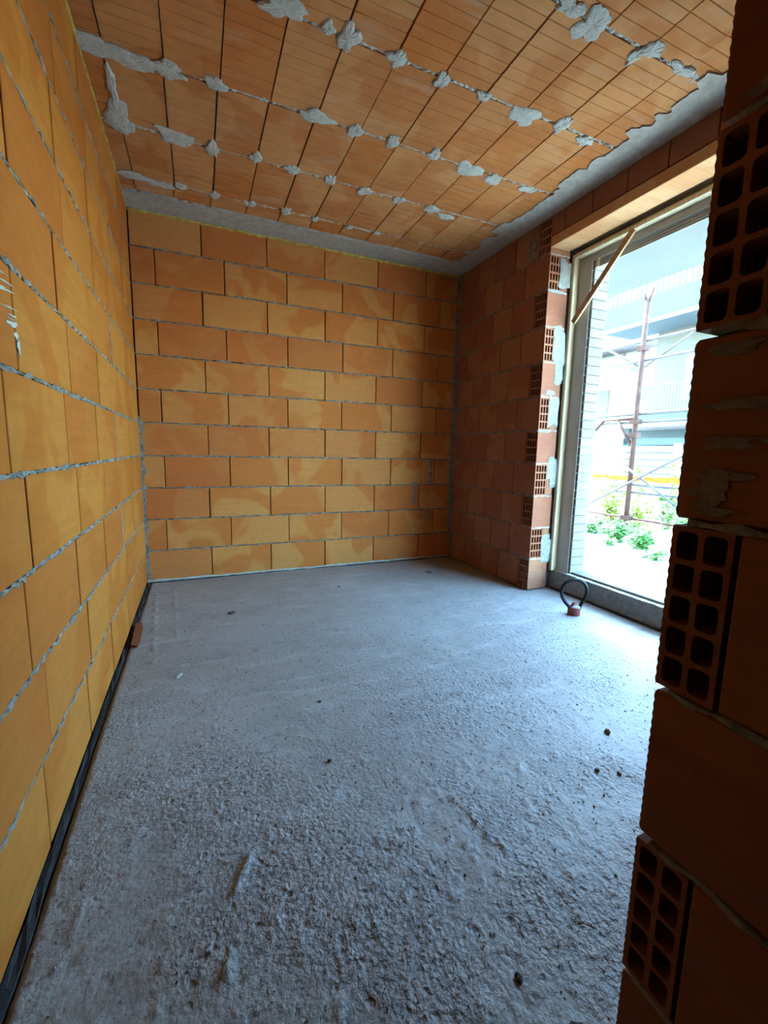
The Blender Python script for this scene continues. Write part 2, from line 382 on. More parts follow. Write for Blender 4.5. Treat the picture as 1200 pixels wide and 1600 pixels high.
def ridge(p, q, hgt, wid):
    global hz
    p, q = np.array(p), np.array(q); d = q-p; L2 = d@d
    t = np.clip(((GX-p[0])*d[0] + (GY-p[1])*d[1])/L2, 0, 1)
    dist = np.hypot(GX-p[0]-t*d[0], GY-p[1]-t*d[1]); hz = hz + 0.6*hgt*np.exp(-(dist/(wid*.6))**2)*np.clip((rn-.38)*3.2, 0, 1.4)
for p, q, hh, ww in [((0.42, -2.93), (0.50, -2.78), 0.016, 0.014), ((0.50, -2.73), (0.53, -2.66), 0.014, 0.013), ((0.44, -3.0), (0.41, -3.06), 0.012, 0.016),
                     ((0.66, -3.05), (0.95, -2.98), 0.008, 0.014), ((0.98, -2.98), (1.32, -2.95), 0.011, 0.016), ((0.60, -3.3), (0.63, -3.18), 0.011, 0.02),
                     ((0.2, -1.6), (0.9, -1.45), 0.006, 0.018), ((0.85, -1.5), (1.5, -1.35), 0.005, 0.02), ((0.08, -0.3), (0.16, -1.5), 0.006, 0.02),
                     ((0.20, -0.25), (0.26, -1.2), 0.005, 0.02), ((1.2, -2.4), (1.9, -2.3), 0.005, 0.02), ((1.0, -2.1), (1.7, -1.95), 0.004, 0.02)]:
    ridge(p, q, hh, ww)
hz -= hz.mean(); hz = np.minimum(hz, 0.02) - 0.006
# edge towards the left wall crumbles away
hz -= 0.02*np.exp(-((GX-x0)/0.010)**2)
co_ = np.stack([GX, GY, hz], -1).reshape(-1, 3).astype(np.float32)
idx = np.arange(nx*ny).reshape(nx, ny)
quads = np.stack([idx[:-1, :-1], idx[1:, :-1], idx[1:, 1:], idx[:-1, 1:]], -1).reshape(-1, 4)
fm = bpy.data.meshes.new('floor'); fm.vertices.add(len(co_)); fm.vertices.foreach_set('co', co_.ravel())
fm.loops.add(quads.size); fm.loops.foreach_set('vertex_index', quads.ravel().astype(np.int32))
fm.polygons.add(len(quads)); fm.polygons.foreach_set('loop_start', np.arange(0, quads.size, 4, dtype=np.int32))
fm.update(calc_edges=True); fm.validate()
fl = tag(link('floor', fm, 'floor', smooth=True), 'rough grey screed floor scattered with grit', 'floor', kind='structure')
slab('subfloor', -0.3, 3.25, YN-0.1, 0.3, -0.25, -0.045, 'membrane', fl)
def floor_z(x, y):
    i = int(np.clip(round((x-x0)/st), 0, nx-1)); j = int(np.clip(round((y-y0)/st), 0, ny-1)); return float(hz[i, j])
# dark membrane strips in the gaps at the wall foot
t1 = tag(ribbon('trim_1', (0.008, 0.0, -0.010), (0.008, YN, -0.010), (1, 0, 0), (0, 0, 1), 0.022, 'membrane', None, 3, 0.004, 0.0, 0.004, 0.06), 'dark membrane strip in the gap along the left wall foot', 'trim', kind='structure')
t2 = tag(ribbon('trim_2', (0.0, -0.009, -0.004), (W, -0.009, -0.004), (0, 1, 0), (0, 0, 1), 0.020, 'membrane', None, 4, 0.003, 0.0, 0.003, 0.05), 'thin dark strip along the foot of the back wall', 'trim', kind='structure')

# ================================================================== WALLS of brick courses
def bed(parent, k, A, B, nrm, seed, w=BED):
    return ribbon('mortar_bed', A, B, (0, 0, 1), nrm, w, 'mortar', parent, seed, 0.0065, -0.001, 0.004, 0.022, 0.03)

# ---- left wall
wl_ = tag(boxes('wall_left', [(-0.30, -0.082, YN-0.3, 0.30, -0.05, H+0.1)], 'backing'), 'orange hollow-brick wall on the left with thin grey mortar beds', 'wall', kind='structure')
first = [.53, .45, .54, .46, .54, .44, .52, .38, .42, .34, .44]
for c in range(NC):
    js = [0.0]; y = first[c]
    while y < -YN: js.append(y + rj.uniform(-.008, .008)); y += 0.505
    js.append(-YN)
    z = c*PITCH + BED/2 + BH/2
    for a, b in zip(js[:-1], js[1:]):
        if b-a < 0.03: continue
        gap = rj.choice((0.008, 0.010, 0.013))
        L = b-a-gap
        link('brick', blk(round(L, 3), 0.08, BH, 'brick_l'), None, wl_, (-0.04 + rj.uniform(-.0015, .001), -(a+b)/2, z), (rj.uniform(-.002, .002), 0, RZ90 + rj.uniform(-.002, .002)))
    if c: bed(wl_, c, (0, 0, c*PITCH), (0, YN, c*PITCH), (1, 0, 0), 100+c, .013)
for c, y, w in ((2, -1.04, .022), (4, -1.045, .024), (6, -1.03, .022), (8, -.92, .010)):
    ribbon('mortar_fill', (0, y, c*PITCH+.01), (0, y, (c+1)*PITCH-.01), (0, 1, 0), (1, 0, 0), w, 'mortar', wl_, 140+c, 0.004, 0.0005, 0.0015, 0.02)
for i, (y, z, ru, rv) in enumerate(((-2.475, 1.385, .04, .006), (-2.47, 1.405, .03, .002), (-2.49, 1.42, .05, .002), (-2.52, 1.455, .06, .004), (-2.445, 1.335, .008, .022), (-2.5, 1.475, .05, .0018), (-2.455, 1.362, .014, .008), (-2.53, 1.49, .05, .0015), (-2.48, 1.396, .03, .0015))):
    blob('mortar_smear', (0.001, y, z), (0, 1, 0.1), (0, 0, 1), (1, 0, 0), ru, rv, 0.0015, 'mortar_pale', wl_, 150+i, 0.4)

# ---- back wall
wb = tag(boxes('wall_back', [(-0.082, 3.10, 0.082, 0.30, -0.05, H+0.1)], 'backing'), 'orange hollow-brick wall at the far end of the room', 'wall', kind='structure')
for c in range(NC):
    js = [0.004]; x = 0.491 if c % 2 == 0 else 0.160
    while x < W-0.01: js.append(x + rj.uniform(-.005, .005)); x += 0.4925
    js.append(W)
    z = c*PITCH + BED/2 + BH/2
    for a, b in zip(js[:-1], js[1:]):
        if b-a < 0.03: continue
        gap = rj.choice((0.006, 0.008, 0.009))
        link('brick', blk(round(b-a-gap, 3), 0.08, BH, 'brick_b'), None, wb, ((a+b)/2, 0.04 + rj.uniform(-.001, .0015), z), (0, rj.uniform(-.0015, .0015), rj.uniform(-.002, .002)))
    if c: bed(wb, c, (0, 0, c*PITCH), (W, 0, c*PITCH), (0, -1, 0), 200+c, .012)
ribbon('mortar_fill', (0.002, -0.001, 0.02), (0.002, -0.001, 1.32), (1, 0, 0), (0, -1, 0), .040, 'mortar', wb, 231, 0.012, 0.0005, 0.001, 0.02)
for i, (x, c, w, a, b) in enumerate(((2.585, 3, .03, .05, 1), (2.40, 2, .04, .25, 1.1), (2.56, 1, .03, .55, 1))):
    ribbon('mortar_fill', (x, 0, (c+a)*PITCH), (x, 0, (c+b)*PITCH), (1, 0, 0), (0, -1, 0), w, 'mortar', wb, 240+i, 0.006, 0.0005, 0.001, 0.015)
ribbon('mortar_foot', (0, 0, 0.004), (W, 0, 0.004), (0, 0, 1), (0, -1, 0), .018, 'mortar_pale', wb, 250, 0.004, 0.001, 0.0015, 0.04)
ribbon('foam_bead', (0, -0.002, H-.012), (W, -0.002, H-.012), (0, 0, 1), (0, -1, 0), .018, 'foam', wb, 251, 0.006, 0.004, 0.004, 0.035)
ribbon('foam_bead', (0.002, 0, H-.006), (0.002, YN, H-.006), (0, 0, 1), (1, 0, 0), .012, 'foam', wl_, 252, 0.005, 0.003, 0.003, 0.035)

# ---- right wall with the window opening
XR = 0.12   # thickness of one leaf
wr = tag(boxes('wall_right', [(W+XR+.004, 3.10, OY0+.13, 0.30, -.05, H+.1), (W+XR+.004, 3.10, YN-.3, OY1-.02, -.05, H+.1), (3.02, 3.10, OY1-.02, OY0+.13, 2.62, H+.1),
                          (3.10, 3.25, -1.36, 6.0, -.3, 9.4), (3.10, 3.25, -9.0, OY1+.12, -.3, 9.4), (3.10, 3.25, OY1+.12, -1.36, 2.53, 3.4)], 'plaster'),  # outer slabs carried up as unseen upper storeys, added to block sky light outside
         'dark red hollow-block wall on the right around the window opening', 'wall', kind='structure')
hb_even = holed(0.122, BH, 0.185, 4, 4, 0.010, 0.007, 0.012, 0.07)
hb_odd = holed(0.118, BH, 0.255, 4, 4, 0.010, 0.007, 0.012, 0.07)
for c in range(NC):
    z = c*PITCH + BED/2 + BH/2
    js = [0.0, .065, .32, .575, .83, 1.090] if c % 2 == 0 else [0.0, .19, .445, .70, .96]
    for a, b in zip(js[:-1], js[1:]):
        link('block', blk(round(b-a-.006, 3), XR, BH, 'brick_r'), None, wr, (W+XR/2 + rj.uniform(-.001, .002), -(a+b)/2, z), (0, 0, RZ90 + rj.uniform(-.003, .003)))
    if c % 2 == 0:
        link('end_block', hb_even, None, wr, (W+.0925, -1.155-.0045, z), (0, 0, -RZ90))
    else:
        link('end_block', hb_odd, None, wr, (W+.059, OY0+.1275, z), (0, 0, 0))
        link('block', blk(.25, .062, BH, 'brick_r'), None, wr, (W+.122+.031, OY0+.127, z), (0, 0, RZ90))
    if c:
        ribbon('mortar_bed', (W, 0, c*PITCH), (W, OY0, c*PITCH), (0, 0, 1), (-1, 0, 0), BED, 'mortar', wr, 300+c, 0.004, 0.0, 0.002, 0.03, 0.03)
        ribbon('mortar_bed', (W, OY0, c*PITCH), (W+.185, OY0, c*PITCH), (0, 0, 1), (0, -1, 0), BED, 'mortar_pale', wr, 330+c, 0.005, 0.0, 0.002, 0.02, 0.03)
    # near side of the opening and the stretch up to the entrance wall
    js = [2.70, 2.955, 3.21, 3.455] if c % 2 else [2.70, 2.83, 3.085, 3.34, 3.455]
    for a, b in zip(js[:-1], js[1:]):
        dp = 0.245 if a == 2.70 else XR
        link('block', blk(round(b-a-.006, 3), dp, BH, 'brick_r'), None, wr, (W+dp/2, -(a+b)/2, z), (0, 0, RZ90))
    if c: ribbon('mortar_bed', (W, OY1, c*PITCH), (W, -3.455, c*PITCH), (0, 0, 1), (-1, 0, 0), BED, 'mortar', wr, 360+c, 0.004, 0.0, 0.002, 0.04, 0.03)
slab('jamb_recess', W+.186, 3.10, OY0+.035, OY0+.16, 0, LINT+.02, 'kerb', wr)
# mortar daubed on the reveal
for i, (x, z, ru, rv) in enumerate(((2.99, 2.42, .055, .105), (2.985, 1.91, .062, .135), (3.0, 1.72, .045, .09), (2.975, 1.42, .05, .125), (3.0, 0.98, .045, .09), (3.02, .93, .035, .1),
                                    (3.0, .36, .05, .09), (3.0, .27, .05, .05), (2.93, 1.56, .05, .016), (2.92, 2.29, .07, .012), (2.9, 1.27, .06, .012))):
    blob('mortar_daub', (x-.015, OY0-.001, z), (1, 0, 0), (0, 0, 1), (0, -1, 0), ru, rv, 0.006, 'daub', wr, 400+i, 0.18, 40, 0.5)
blob('mortar_daub', (W-.001, -1.03, 2.64), (0, 1, 0), (0, 0, 1), (-1, 0, 0), .035, .10, .004, 'mortar', wr, 420, .25)
# corner mortar
ribbon('mortar_fill', (W-.001, -.004, 0), (W-.001, -.004, H), (0, 1, 0), (-1, 0, 0), .05, 'mortar', wr, 421, 0.012, 0.0005, 0.0015, 0.03)
ribbon('mortar_fill', (W-.006, -.001, .3), (W-.006, -.001, H), (1, 0, 0), (0, -1, 0), .03, 'mortar', wb, 422, 0.010, 0.0005, 0.0015, 0.03)
# lintel and the bricks above it
slab('lintel', W-.001, W+.175, OY1-.02, OY0+.0, LINT, LINT+.068, 'lintel', wr, .003)
slab('lintel_core', W+.176, 3.10, OY1-.02, OY0, LINT+.022, H+.05, 'concrete', wr)
js = [1.22, 1.335, 1.57, 1.82, 2.07, 2.32, 2.57, 2.72]
for a, b in zip(js[:-1], js[1:]):
    link('block', blk(round(b-a-.006, 3), XR, .135, 'brick_r'), None, wr, (W+XR/2, -(a+b)/2, LINT+.075+.0675), (0, 0, RZ90))
ribbon('mortar_bed', (W, OY0, LINT+.0715), (W, OY1, LINT+.0715), (0, 0, 1), (-1, 0, 0), .006, 'backing', wr, 431, .003, -.004, .002, .05, .03)
# pale facing bricks lining the outer reveal
for k in range(35):
    z0 = 0.155 + k*0.0668
    for (xx, LL) in ((3.175, .148),):
        link('facing_brick', blk(LL, .02, .0635, 'facing', .003), None, wr, (xx, -1.372 + rj.uniform(-.001, .001), z0+.031))

# ---- entrance corner beside the camera: wall along x = 1.04 and its return
XA, YA = 1.04, -3.46
PA, ZA = 0.256, -0.020
BHA = PA - .011
wn_ = tag(boxes('wall_entrance', [(XA+.084, XA+.16, YN-.3, YA-.1, -.05, H+.1), (XA+.16, 3.0, YA-.17, YA-.084, -.05, H+.1), (XA+.084, XA+.17, YA-.17, YA-.084, -.05, H+.1)], 'backing'),
          'dark hollow-brick corner close on the right with honeycomb brick ends', 'wall', kind='structure')
hbA = holed(0.08, BHA, 0.48, 2, 5, 0.0075, 0.0085, 0.0075, 0.22, 0.007, 32, 'brick_n')
for c in range(NC):
    z = ZA + c*PA + PA/2
    zt = min(z+BHA/2, H); 
    def br(name, l, t, x, y, rot):
        h = BHA if z+BHA/2 <= H+.02 else BHA
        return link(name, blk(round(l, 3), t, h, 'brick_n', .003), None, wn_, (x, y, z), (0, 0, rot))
    if c % 2:      # the return's end shows its cavities
        link('hollow_brick', hbA, None, wn_, (XA+.24, YA-.04, z), (0, 0, -RZ90))
        x = XA+.485; y = YA-.086
    else:
        x = XA+.085; y = YA
    first_a = True
    while y > YN:
        L = .49 if not (c % 2 and first_a) else .245
        br('brick', L, .08, XA+.04 + rj.uniform(0, .002), y-L/2, RZ90); y -= L+.006; first_a = False
    while x < W-.02:
        L = min(.49, W-x-.004); br('brick', L, .08, x+L/2, YA-.04, 0); x += L+.006
    if c:
        zz = ZA+c*PA
        ribbon('mortar_bed', (XA, YA-.02, zz), (XA, YN, zz), (0, 0, 1), (-1, 0, 0), .011, 'mortar', wn_, 500+c, .004, 0.0, .003, .03, .05)
        ribbon('mortar_bed', (XA+.03, YA, zz), (W, YA, zz), (0, 0, 1), (0, 1, 0), .011, 'mortar', wn_, 530+c, .004, -.02, .003, .05, .05)
# ribs on the long corner bricks' outer edge (extrusion ridges)
for c in (0, 2, 4, 6, 8):
    z = ZA + c*PA + PA/2 - BHA/2
    v, f = [], []
    n = 32
    for k in range(n+1):
        yy = YA + (0.0015 if k % 2 else 0.0)
        zz = z + .004 + (BHA-.008)*k/n
        v += [(XA+.003, yy, zz), (XA+.06, yy, zz), (XA+.003, YA-.004, zz), (XA+.06, YA-.004, zz)]
    for k in range(n): f += [(4*k, 4*k+1, 4*k+5, 4*k+4), (4*k, 4*k+4, 4*k+6, 4*k+2)]
    link('brick_ribs', mesh('ribs', v, f), 'brick_n', wn_)
# cement smears dragged over the middle course
for i, (y, z, ru, rv) in enumerate(((-3.50, 1.235, .035, .010), (-3.515, 1.165, .05, .009), (-3.505, 1.115, .05, .010), (-3.50, 1.07, .035, .014), (-3.49, 1.05, .025, .02), (-3.495, 1.026, .04, .010), (-3.58, 1.12, .05, .006), (-3.57, 1.18, .03, .005), (-3.52, 1.535, .05, .012))):
    blob('mortar_smear', (XA-.0005, y-.012, z), (0, 1, 0), (0, 0, 1), (-1, 0, 0), min(ru, (YA-.006-(y-.012))/1.5), rv*.8, .0012, 'smear', wn_, 560+i, .4)

# ---- wall behind the camera
wf = tag(boxes('wall_front', [(-0.3, XA+.16, YN-.1, YN, -.05, H+.1)], 'backing'), 'brick wall closing the passage behind the camera', 'wall', kind='structure')

# ================================================================== CEILING
ce = tag(boxes('ceiling', [(-.3, 3.10, YN-.3, .30, H+.03, H+.25)], 'concrete'), 'clay tile ceiling with grey mortar pats between the tiles', 'ceiling', kind='structure')
YB, XB = -.250, 2.615
def tile_mesh(l, wd, seed):
    """ribbed clay tile: ribs across its length; l along y, wd along x; underside at z = 0"""
    key = (round(l, 3), round(wd, 3))
    if key in _tm: return _tm[key]
    v, f = [], []; n = max(1, round(l/.061)); s = l/n; gw, gd, top = .005, .0022, .03
    prof = []; rt = random.Random(int(l*1000)*7+int(wd*1000))
    for k in range(n):           # each rib slopes a little and ends in a small step
        a = rt.uniform(.0012, .0030); prof += [(k*s+.001, a*.15), (k*s+s*.5, 0.0), ((k+1)*s-.004, a*.7), ((k+1)*s-.001, gd+.001)]
    for (yy, zz) in prof:
        v += [(-wd/2, yy-l/2, zz), (wd/2, yy-l/2, zz)]
    q = len(prof)
    for k in range(q-1): f.append((2*k, 2*k+1, 2*k+3, 2*k+2))
    b = len(v); v += [(-wd/2, -l/2, top), (wd/2, -l/2, top), (wd/2, l/2, top), (-wd/2, l/2, top)]
    f += [(0, 1, b+1, b), (2*q-2, 2*q-1, b+2, b+3), tuple([2*k for k in range(q)] + [b+3, b]), tuple([2*k+1 for k in range(q)] + [b+2, b+1])]
    me = fixn(mesh('tile', v, f)); me.materials.append(M['tile']); _tm[key] = me; return me
_tm = {}
ylines = [YB, -.425, -.92, -1.40, -1.885, -2.36, -2.84, -3.32, -3.80, -4.28, -4.76, -5.24, YN]
for r, (a, b) in enumerate(zip(ylines[:-1], ylines[1:])):
    xs_ = [0.0] + [0.088 + k*.2365 + (0.008 if r % 2 else 0) for k in range(11)] + [XB+.03]
    for p, q in zip(xs_[:-1], xs_[1:]):
        if q-p < .02: continue
        if a < -3.5 and p > XA: continue
        gp = rj.choice((.005, .008, .010))
        link('ceiling_tile', tile_mesh(round(a-b-.012, 3), round(q-p-gp, 3), 0), None, ce, ((p+q)/2, (a+b)/2, H + rj.uniform(-.002, .003)), (rj.uniform(-.003, .003), rj.uniform(-.004, .004), rj.uniform(-.003, .003)))
    if r:
        ribbon('mortar_joint', (0, a, H), (XB, a, H), (0, 1, 0), (0, 0, -1), .024, 'mortar_pale', ce, 600+r, .014, -.0052, .006, .016, .03)
def edge_band(name, pts_in, pts_out, z0, z1, seed):
    n = len(pts_in); v, f = [], []
    for (p, q) in zip(pts_in, pts_out): v += [(*p, z0), (*q, z0), (*p, z1), (*q, z1)]
    for k in range(n-1):
        a, b = 4*k, 4*k+4
        f += [(a, b, b+1, a+1), (a+2, a+3, b+3, b+2), (a, a+2, b+2, b), (a+1, b+1, b+3, a+3)]
    f += [(0, 1, 3, 2), (4*n-4, 4*n-2, 4*n-1, 4*n-3)]
    return link(name, fixn(mesh(name, v, f)), 'concrete', ce)
rb = random.Random(77)
n = 90; pin, pout = [], []
for k in range(n+1):
    x = W*k/n; pin.append((x, YB + rb.uniform(-.008, .008))); pout.append((x, 0.0))
edge_band('beam_soffit', pin, pout, H-.006, H+.05, 1)
n = 300; pin, pout = [], []; cur = 0
for k in range(n+1):
    y = YB - .0 + (YN-YB)*k/n
    if rb.random() < .3: cur = rb.choice((-.045, -.03, -.015, .0, .010, .022, .03))
    pin.append((XB + cur + rb.uniform(-.007, .007), y)); pout.append((W, y))
edge_band('beam_soffit', pin, pout, H-.005, H+.05, 2)
# formwork seams across the beam soffit
for i, x in enumerate((.62, 1.30, 1.95)):
    boxes('formwork_seam', [(x-.002, x+.002, YB+.02, -.01, H-.0075, H-.004)], 'kerb', ce)
pats = [(.09, -1.40, .10, .045), (.21, -1.385, .085, .035), (.34, -1.40, .065, .04), (.55, -1.41, .04, .035), (.36, -.93, .08, .05), (.55, -.92, .035, .05), (.79, -.95, .03, .04), (1.01, -.93, .04, .035),
        (1.25, -.93, .03, .04), (1.49, -.91, .04, .035), (1.74, -.91, .03, .035), (2.0, -.91, .045, .035), (2.14, -.87, .05, .03), (1.05, -1.895, .035, .055), (.96, -1.90, .028, .022), (.78, -1.91, .07, .04),
        (1.275, -1.89, .035, .035), (1.51, -1.875, .025, .04), (1.74, -1.88, .028, .025), (2.0, -1.865, .062, .05), (1.92, -2.35, .055, .055), (1.79, -2.37, .05, .03), (1.04, -1.41, .075, .035), (1.25, -1.40, .035, .04),
        (1.47, -1.41, .03, .04), (1.73, -1.42, .03, .04), (1.99, -1.39, .07, .05), (2.18, -1.37, .05, .035), (.37, -.44, .03, .03), (.58, -.43, .03, .035), (.81, -.425, .035, .03), (1.06, -.43, .03, .04), (.09, -.98, .05, .10),
        (.10, -.90, .05, .05), (1.28, -.42, .02, .025), (1.55, -.42, .02, .025), (1.78, -.43, .02, .02), (.10, -.43, .08, .03), (.25, -.40, .07, .02), (2.22, -1.90, .03, .05), (2.24, -2.38, .04, .03), (2.45, -2.37, .06, .02),
        (1.5, -2.37, .035, .03), (1.26, -2.36, .03, .03), (2.42, -1.86, .04, .025), (2.2, -2.33, .02, .04), (2.44, -1.38, .05, .02), (.31, -1.88, .03, .03), (.56, -1.9, .03, .02), (.095, -1.2, .018, .09)]
for i, (x, y, ru, rv) in enumerate(pats):
    blob('mortar_pat', (x, y, H-.001), (1, 0, 0), (0, 1, 0), (0, 0, -1), ru*1.22, rv*1.22, .009, 'mortar_pale', ce, 700+i, .30)

# ================================================================== WINDOW FRAME
w1 = tag(boxes('window_1', [(3.094, 3.10, -1.360, -1.243, .15, 2.4895), (3.085, 3.10, OY1+.04, OY1+.12, .16, 2.4895), (3.094, 3.10, OY1+.12, -1.243, 2.49, 2.545)], 'steel'),
         'unglazed window opening with steel sub-frame and pine edging', 'window', kind='structure')
slab('pine_strip', 3.040, 3.0935, -1.245, -1.215, .150, 2.568, 'wood', w1, .003)
slab('pine_strip', 3.055, 3.09, OY1, OY1+.045, .155, 2.568, 'wood', w1, .003)
slab('pine_strip', 3.040, 3.0935, OY1+.046, -1.246, 2.538, 2.568, 'wood', w1, .003)
for k in range(5):
    slab('shutter_slat', 3.112, 3.124, OY1+.125, -1.40, 2.438+k*.0175, 2.438+k*.0175+.0155, 'slat', w1, .003)
slab('shutter_guide', 3.105, 3.13, -1.40, -1.36, 2.438, 2.53, 'wood', w1, .002)
sill = boxes('window_sill', [(3.07, 3.30, OY1-.02, -1.20, -.03, .148)], 'kerb', w1)
ribbon('sill_skim', (3.10, OY1, .149), (3.10, OY0, .149), (1, 0, 0), (0, 0, 1), .05, 'mortar_pale', w1, 800, .005, .002, .002, .04)
slab('stone_threshold', 3.112, 3.36, OY1+.12, -1.36, .149, .168, 'facing', w1, .003)
ribbon('sill_gap', (3.066, OY1, .004), (3.066, OY0, .004), (1, 0, 0), (0, 0, 1), .016, 'membrane', w1, 801, .003, .003, .002, .04)
# lath nailed across the upper corner of the frame
d = Vector((0, -1.722+1.277, 2.535-2.075)); 
lo = tag(link('wooden_lath', blk(d.length*1.0, .016, .042, 'lath', .001), None, None, (3.036, (-1.722-1.277)/2, (2.535+2.075)/2), (0, 0, 0)), 'thin wooden lath braced diagonally across the upper window corner', 'lath')
ang = math.atan2(d.z, d.y)
ex = d.normalized(); ey = Vector((1, 0, 0)); ez = ex.cross(ey)
lo.rotation_euler = Matrix((ex, ey, ez)).transposed().to_euler()

# ================================================================== CONDUIT STUB ON THE FLOOR
hx, hy = 2.775, -1.745
cs = tag(empty('conduit_stub', (hx, hy, 0)), 'black corrugated conduit loop rising from a red stub by the window kerb', 'conduit')
zf = floor_z(hx, hy)
def lathe(name, prof, mat, parent, loc, seg=24):
    v, f = [], []
    for r, z in prof:
        for k in range(seg): v.append((r*math.cos(2*PI*k/seg), r*math.sin(2*PI*k/seg), z))
    for i in range(len(prof)-1):
        for k in range(seg): f.append((i*seg+k, i*seg+(k+1) % seg, (i+1)*seg+(k+1) % seg, (i+1)*seg+k))
    f.append(tuple(range(seg)))
    if prof[-1][0] > .001: f.append(tuple(range((len(prof)-1)*seg, len(prof)*seg)))
    return link(name, fixn(mesh(name, v, f)), mat, parent, loc, smooth=False)
lathe('stub_pipe', [(.041, -.01), (.041, .052), (.040, .056), (.034, .056), (.033, .05), (.033, .02)], 'redpipe', cs, (0, 0, zf))
blob('mortar_cap', (0.004, -.012, zf+.054), (1, 0, 0), (0, 1, 0), (0, 0, 1), .030, .026, .010, 'mortar_pale', cs, 811, .25)
# loop: seen almost flat on from the camera
ax = Vector((math.cos(-.41), math.sin(-.41), 0)); pts = []
A0 = Vector((0, 0, 0))
ctrl = [(-.034, .015), (-.040, .06), (-.075, .10), (-.105, .15), (-.112, .205), (-.09, .255), (-.045, .282), (.01, .287), (.055, .268), (.085, .225), (.088, .17), (.066, .115), (.048, .075), (.040, .045)]
def cr(p, n):
    out = []
    for i in range(len(p)-1):
        a, b, c_, d_ = p[max(i-1, 0)], p[i], p[i+1], p[min(i+2, len(p)-1)]
        for k in range(n):
            t = k/n; out.append(tuple(0.5*((2*b[j]) + (-a[j]+c_[j])*t + (2*a[j]-5*b[j]+4*c_[j]-d_[j])*t*t + (-a[j]+3*b[j]-3*c_[j]+d_[j])*t**3) for j in range(2)))
    return out + [p[-1]]
cp = cr(ctrl, 14)
pts = [ax*(a*.86) + Vector((0, 0, b*.86+zf)) for a, b in cp]
tube('conduit', pts, .013, 'hose', cs, 10, radii=[.0125 if k % 2 else .0105 for k in range(len(pts))])
tube('conduit_end', [Vector((-.012, .012, zf+.05)), Vector((-.005, .004, zf+.078)), Vector((.012, -.004, zf+.082))], .010, 'redpipe', cs, 10)

# ================================================================== DEBRIS ON THE FLOOR
clods = []
def clod(x, y, r, seed, mat, label, flat=.6, stretch=1.0, name='clod', cat='clod'):
    bm = bmesh.new(); bmesh.ops.create_icosphere(bm, subdivisions=2, radius=1); rg = random.Random(seed); r = r*.68
    k = [Vector((rg.uniform(-1, 1), rg.uniform(-1, 1), rg.uniform(-1, 1))).normalized() for _ in range(7)]
    for v in bm.verts:
        s = 1 + .22*sum(max(0, v.co.dot(q))**3*rg.choice((.6, 1)) for q in k)/2 - .12 + rg.uniform(-.24, .24)
        v.co = Vector((v.co.x*r*s*stretch, v.co.y*r*s, v.co.z*r*s*flat))
    me = bpy.data.meshes.new(name); bm.to_mesh(me); bm.free()
    o = link(name, me, mat, None, (x, y, floor_z(x, y) + r*flat*.55), (0, 0, rg.uniform(0, 6)))
    clods.append((x, y)); return tag(o, label, cat)
clod(.58, -.92, .030, 1, 'pebble', 'flat dark clod on the floor in front of the left part of the back wall', .4, 1.5)
clod(2.33, -.48, .028, 2, 'pebble2', 'brown clod lying near the far right corner of the floor', .4, 1.6)
clod(1.88, -2.76, .017, 3, 'pebble2', 'lone brown pebble on the floor left of the honeycomb bricks', .8)
clod(.99, -3.28, .013, 4, 'pebble', 'black pebble on the foreground floor just left of the lowest brick', .7)
clod(1.035, -3.40, .028, 5, 'pebble', 'grey-black lump at the bottom edge against the brick corner', .7)
clod(.86, -2.14, .012, 6, 'pebble', 'small dark pebble in the middle of the screed floor', .6)
clod(.80, -2.51, .012, 7, 'pebble', 'small black pebble on the gritty mid-foreground floor', .7)
clod(1.42, -.62, .012, 8, 'pebble', 'small dark pebble in front of the centre of the back wall', .6)
clod(.285, -1.68, .016, 9, 'mortar_pale', 'pale sliver of mortar on the floor near the left wall', .4, 2.4, 'mortar_sliver', 'debris')
clod(1.72, -2.94, .011, 10, 'pebble', 'tiny dark stone on the floor nearest the honeycomb brick row', .7)
clod(1.66, -2.90, .012, 12, 'pebble', 'tiny dark stone beside the brown pebble at right', .7)
# clay shard lying at the foot of the left wall
def shard():
    pr = [(0, 0), (.035, .0), (.050, -.10), (.055, -.30), (.046, -.345), (.012, -.33), (.006, -.15)]
    v = [(x, y, 0) for x, y in pr] + [(x*.97, y, .010) for x, y in pr]; n = len(pr)
    f = [tuple(range(n))[::-1], tuple(range(n, 2*n))] + [(k, (k+1) % n, n+(k+1) % n, n+k) for k in range(n)]
    o = link('brick_shard', fixn(mesh('shard', v, f)), 'brick_n', None, (.020, -.93, .002), (0, .10, 0))
    return tag(o, 'long reddish clay shard lying at the foot of the left wall', 'shard')
shard()
# loose grit: uncountable
rg = random.Random(9); v, f = [], []
for k in range(5200):
    y = -0.1 - 3.75*rg.random()**.62; x = rg.uniform(.05, 2.8)
    if x > XA-.02 and y < YA+.03: continue
    if x < .1 and -1.45 < y < -.88: continue
    if any((x-cx)**2 + (y-cy)**2 < .05**2 for cx, cy in clods): continue
    r = rg.uniform(.0012, .0036)*(1.6 if rg.random() < .06 else 1); z = floor_z(x, y) + r*.3
    b = len(v)
    for dx, dy, dz in ((1, 0, 0), (0, 1, 0), (-1, 0, 0), (0, -1, 0), (0, 0, 1)):
        s = r*rg.uniform(.7, 1.3); v.append((x+dx*s, y+dy*s, z+dz*s*.9))
    f += [(b, b+1, b+4), (b+1, b+2, b+4), (b+2, b+3, b+4), (b+3, b, b+4)]
tag(link('loose_grit', mesh('grit', v, f), 'grit'), 'fine loose grit scattered over the screed floor', 'grit', kind='stuff')

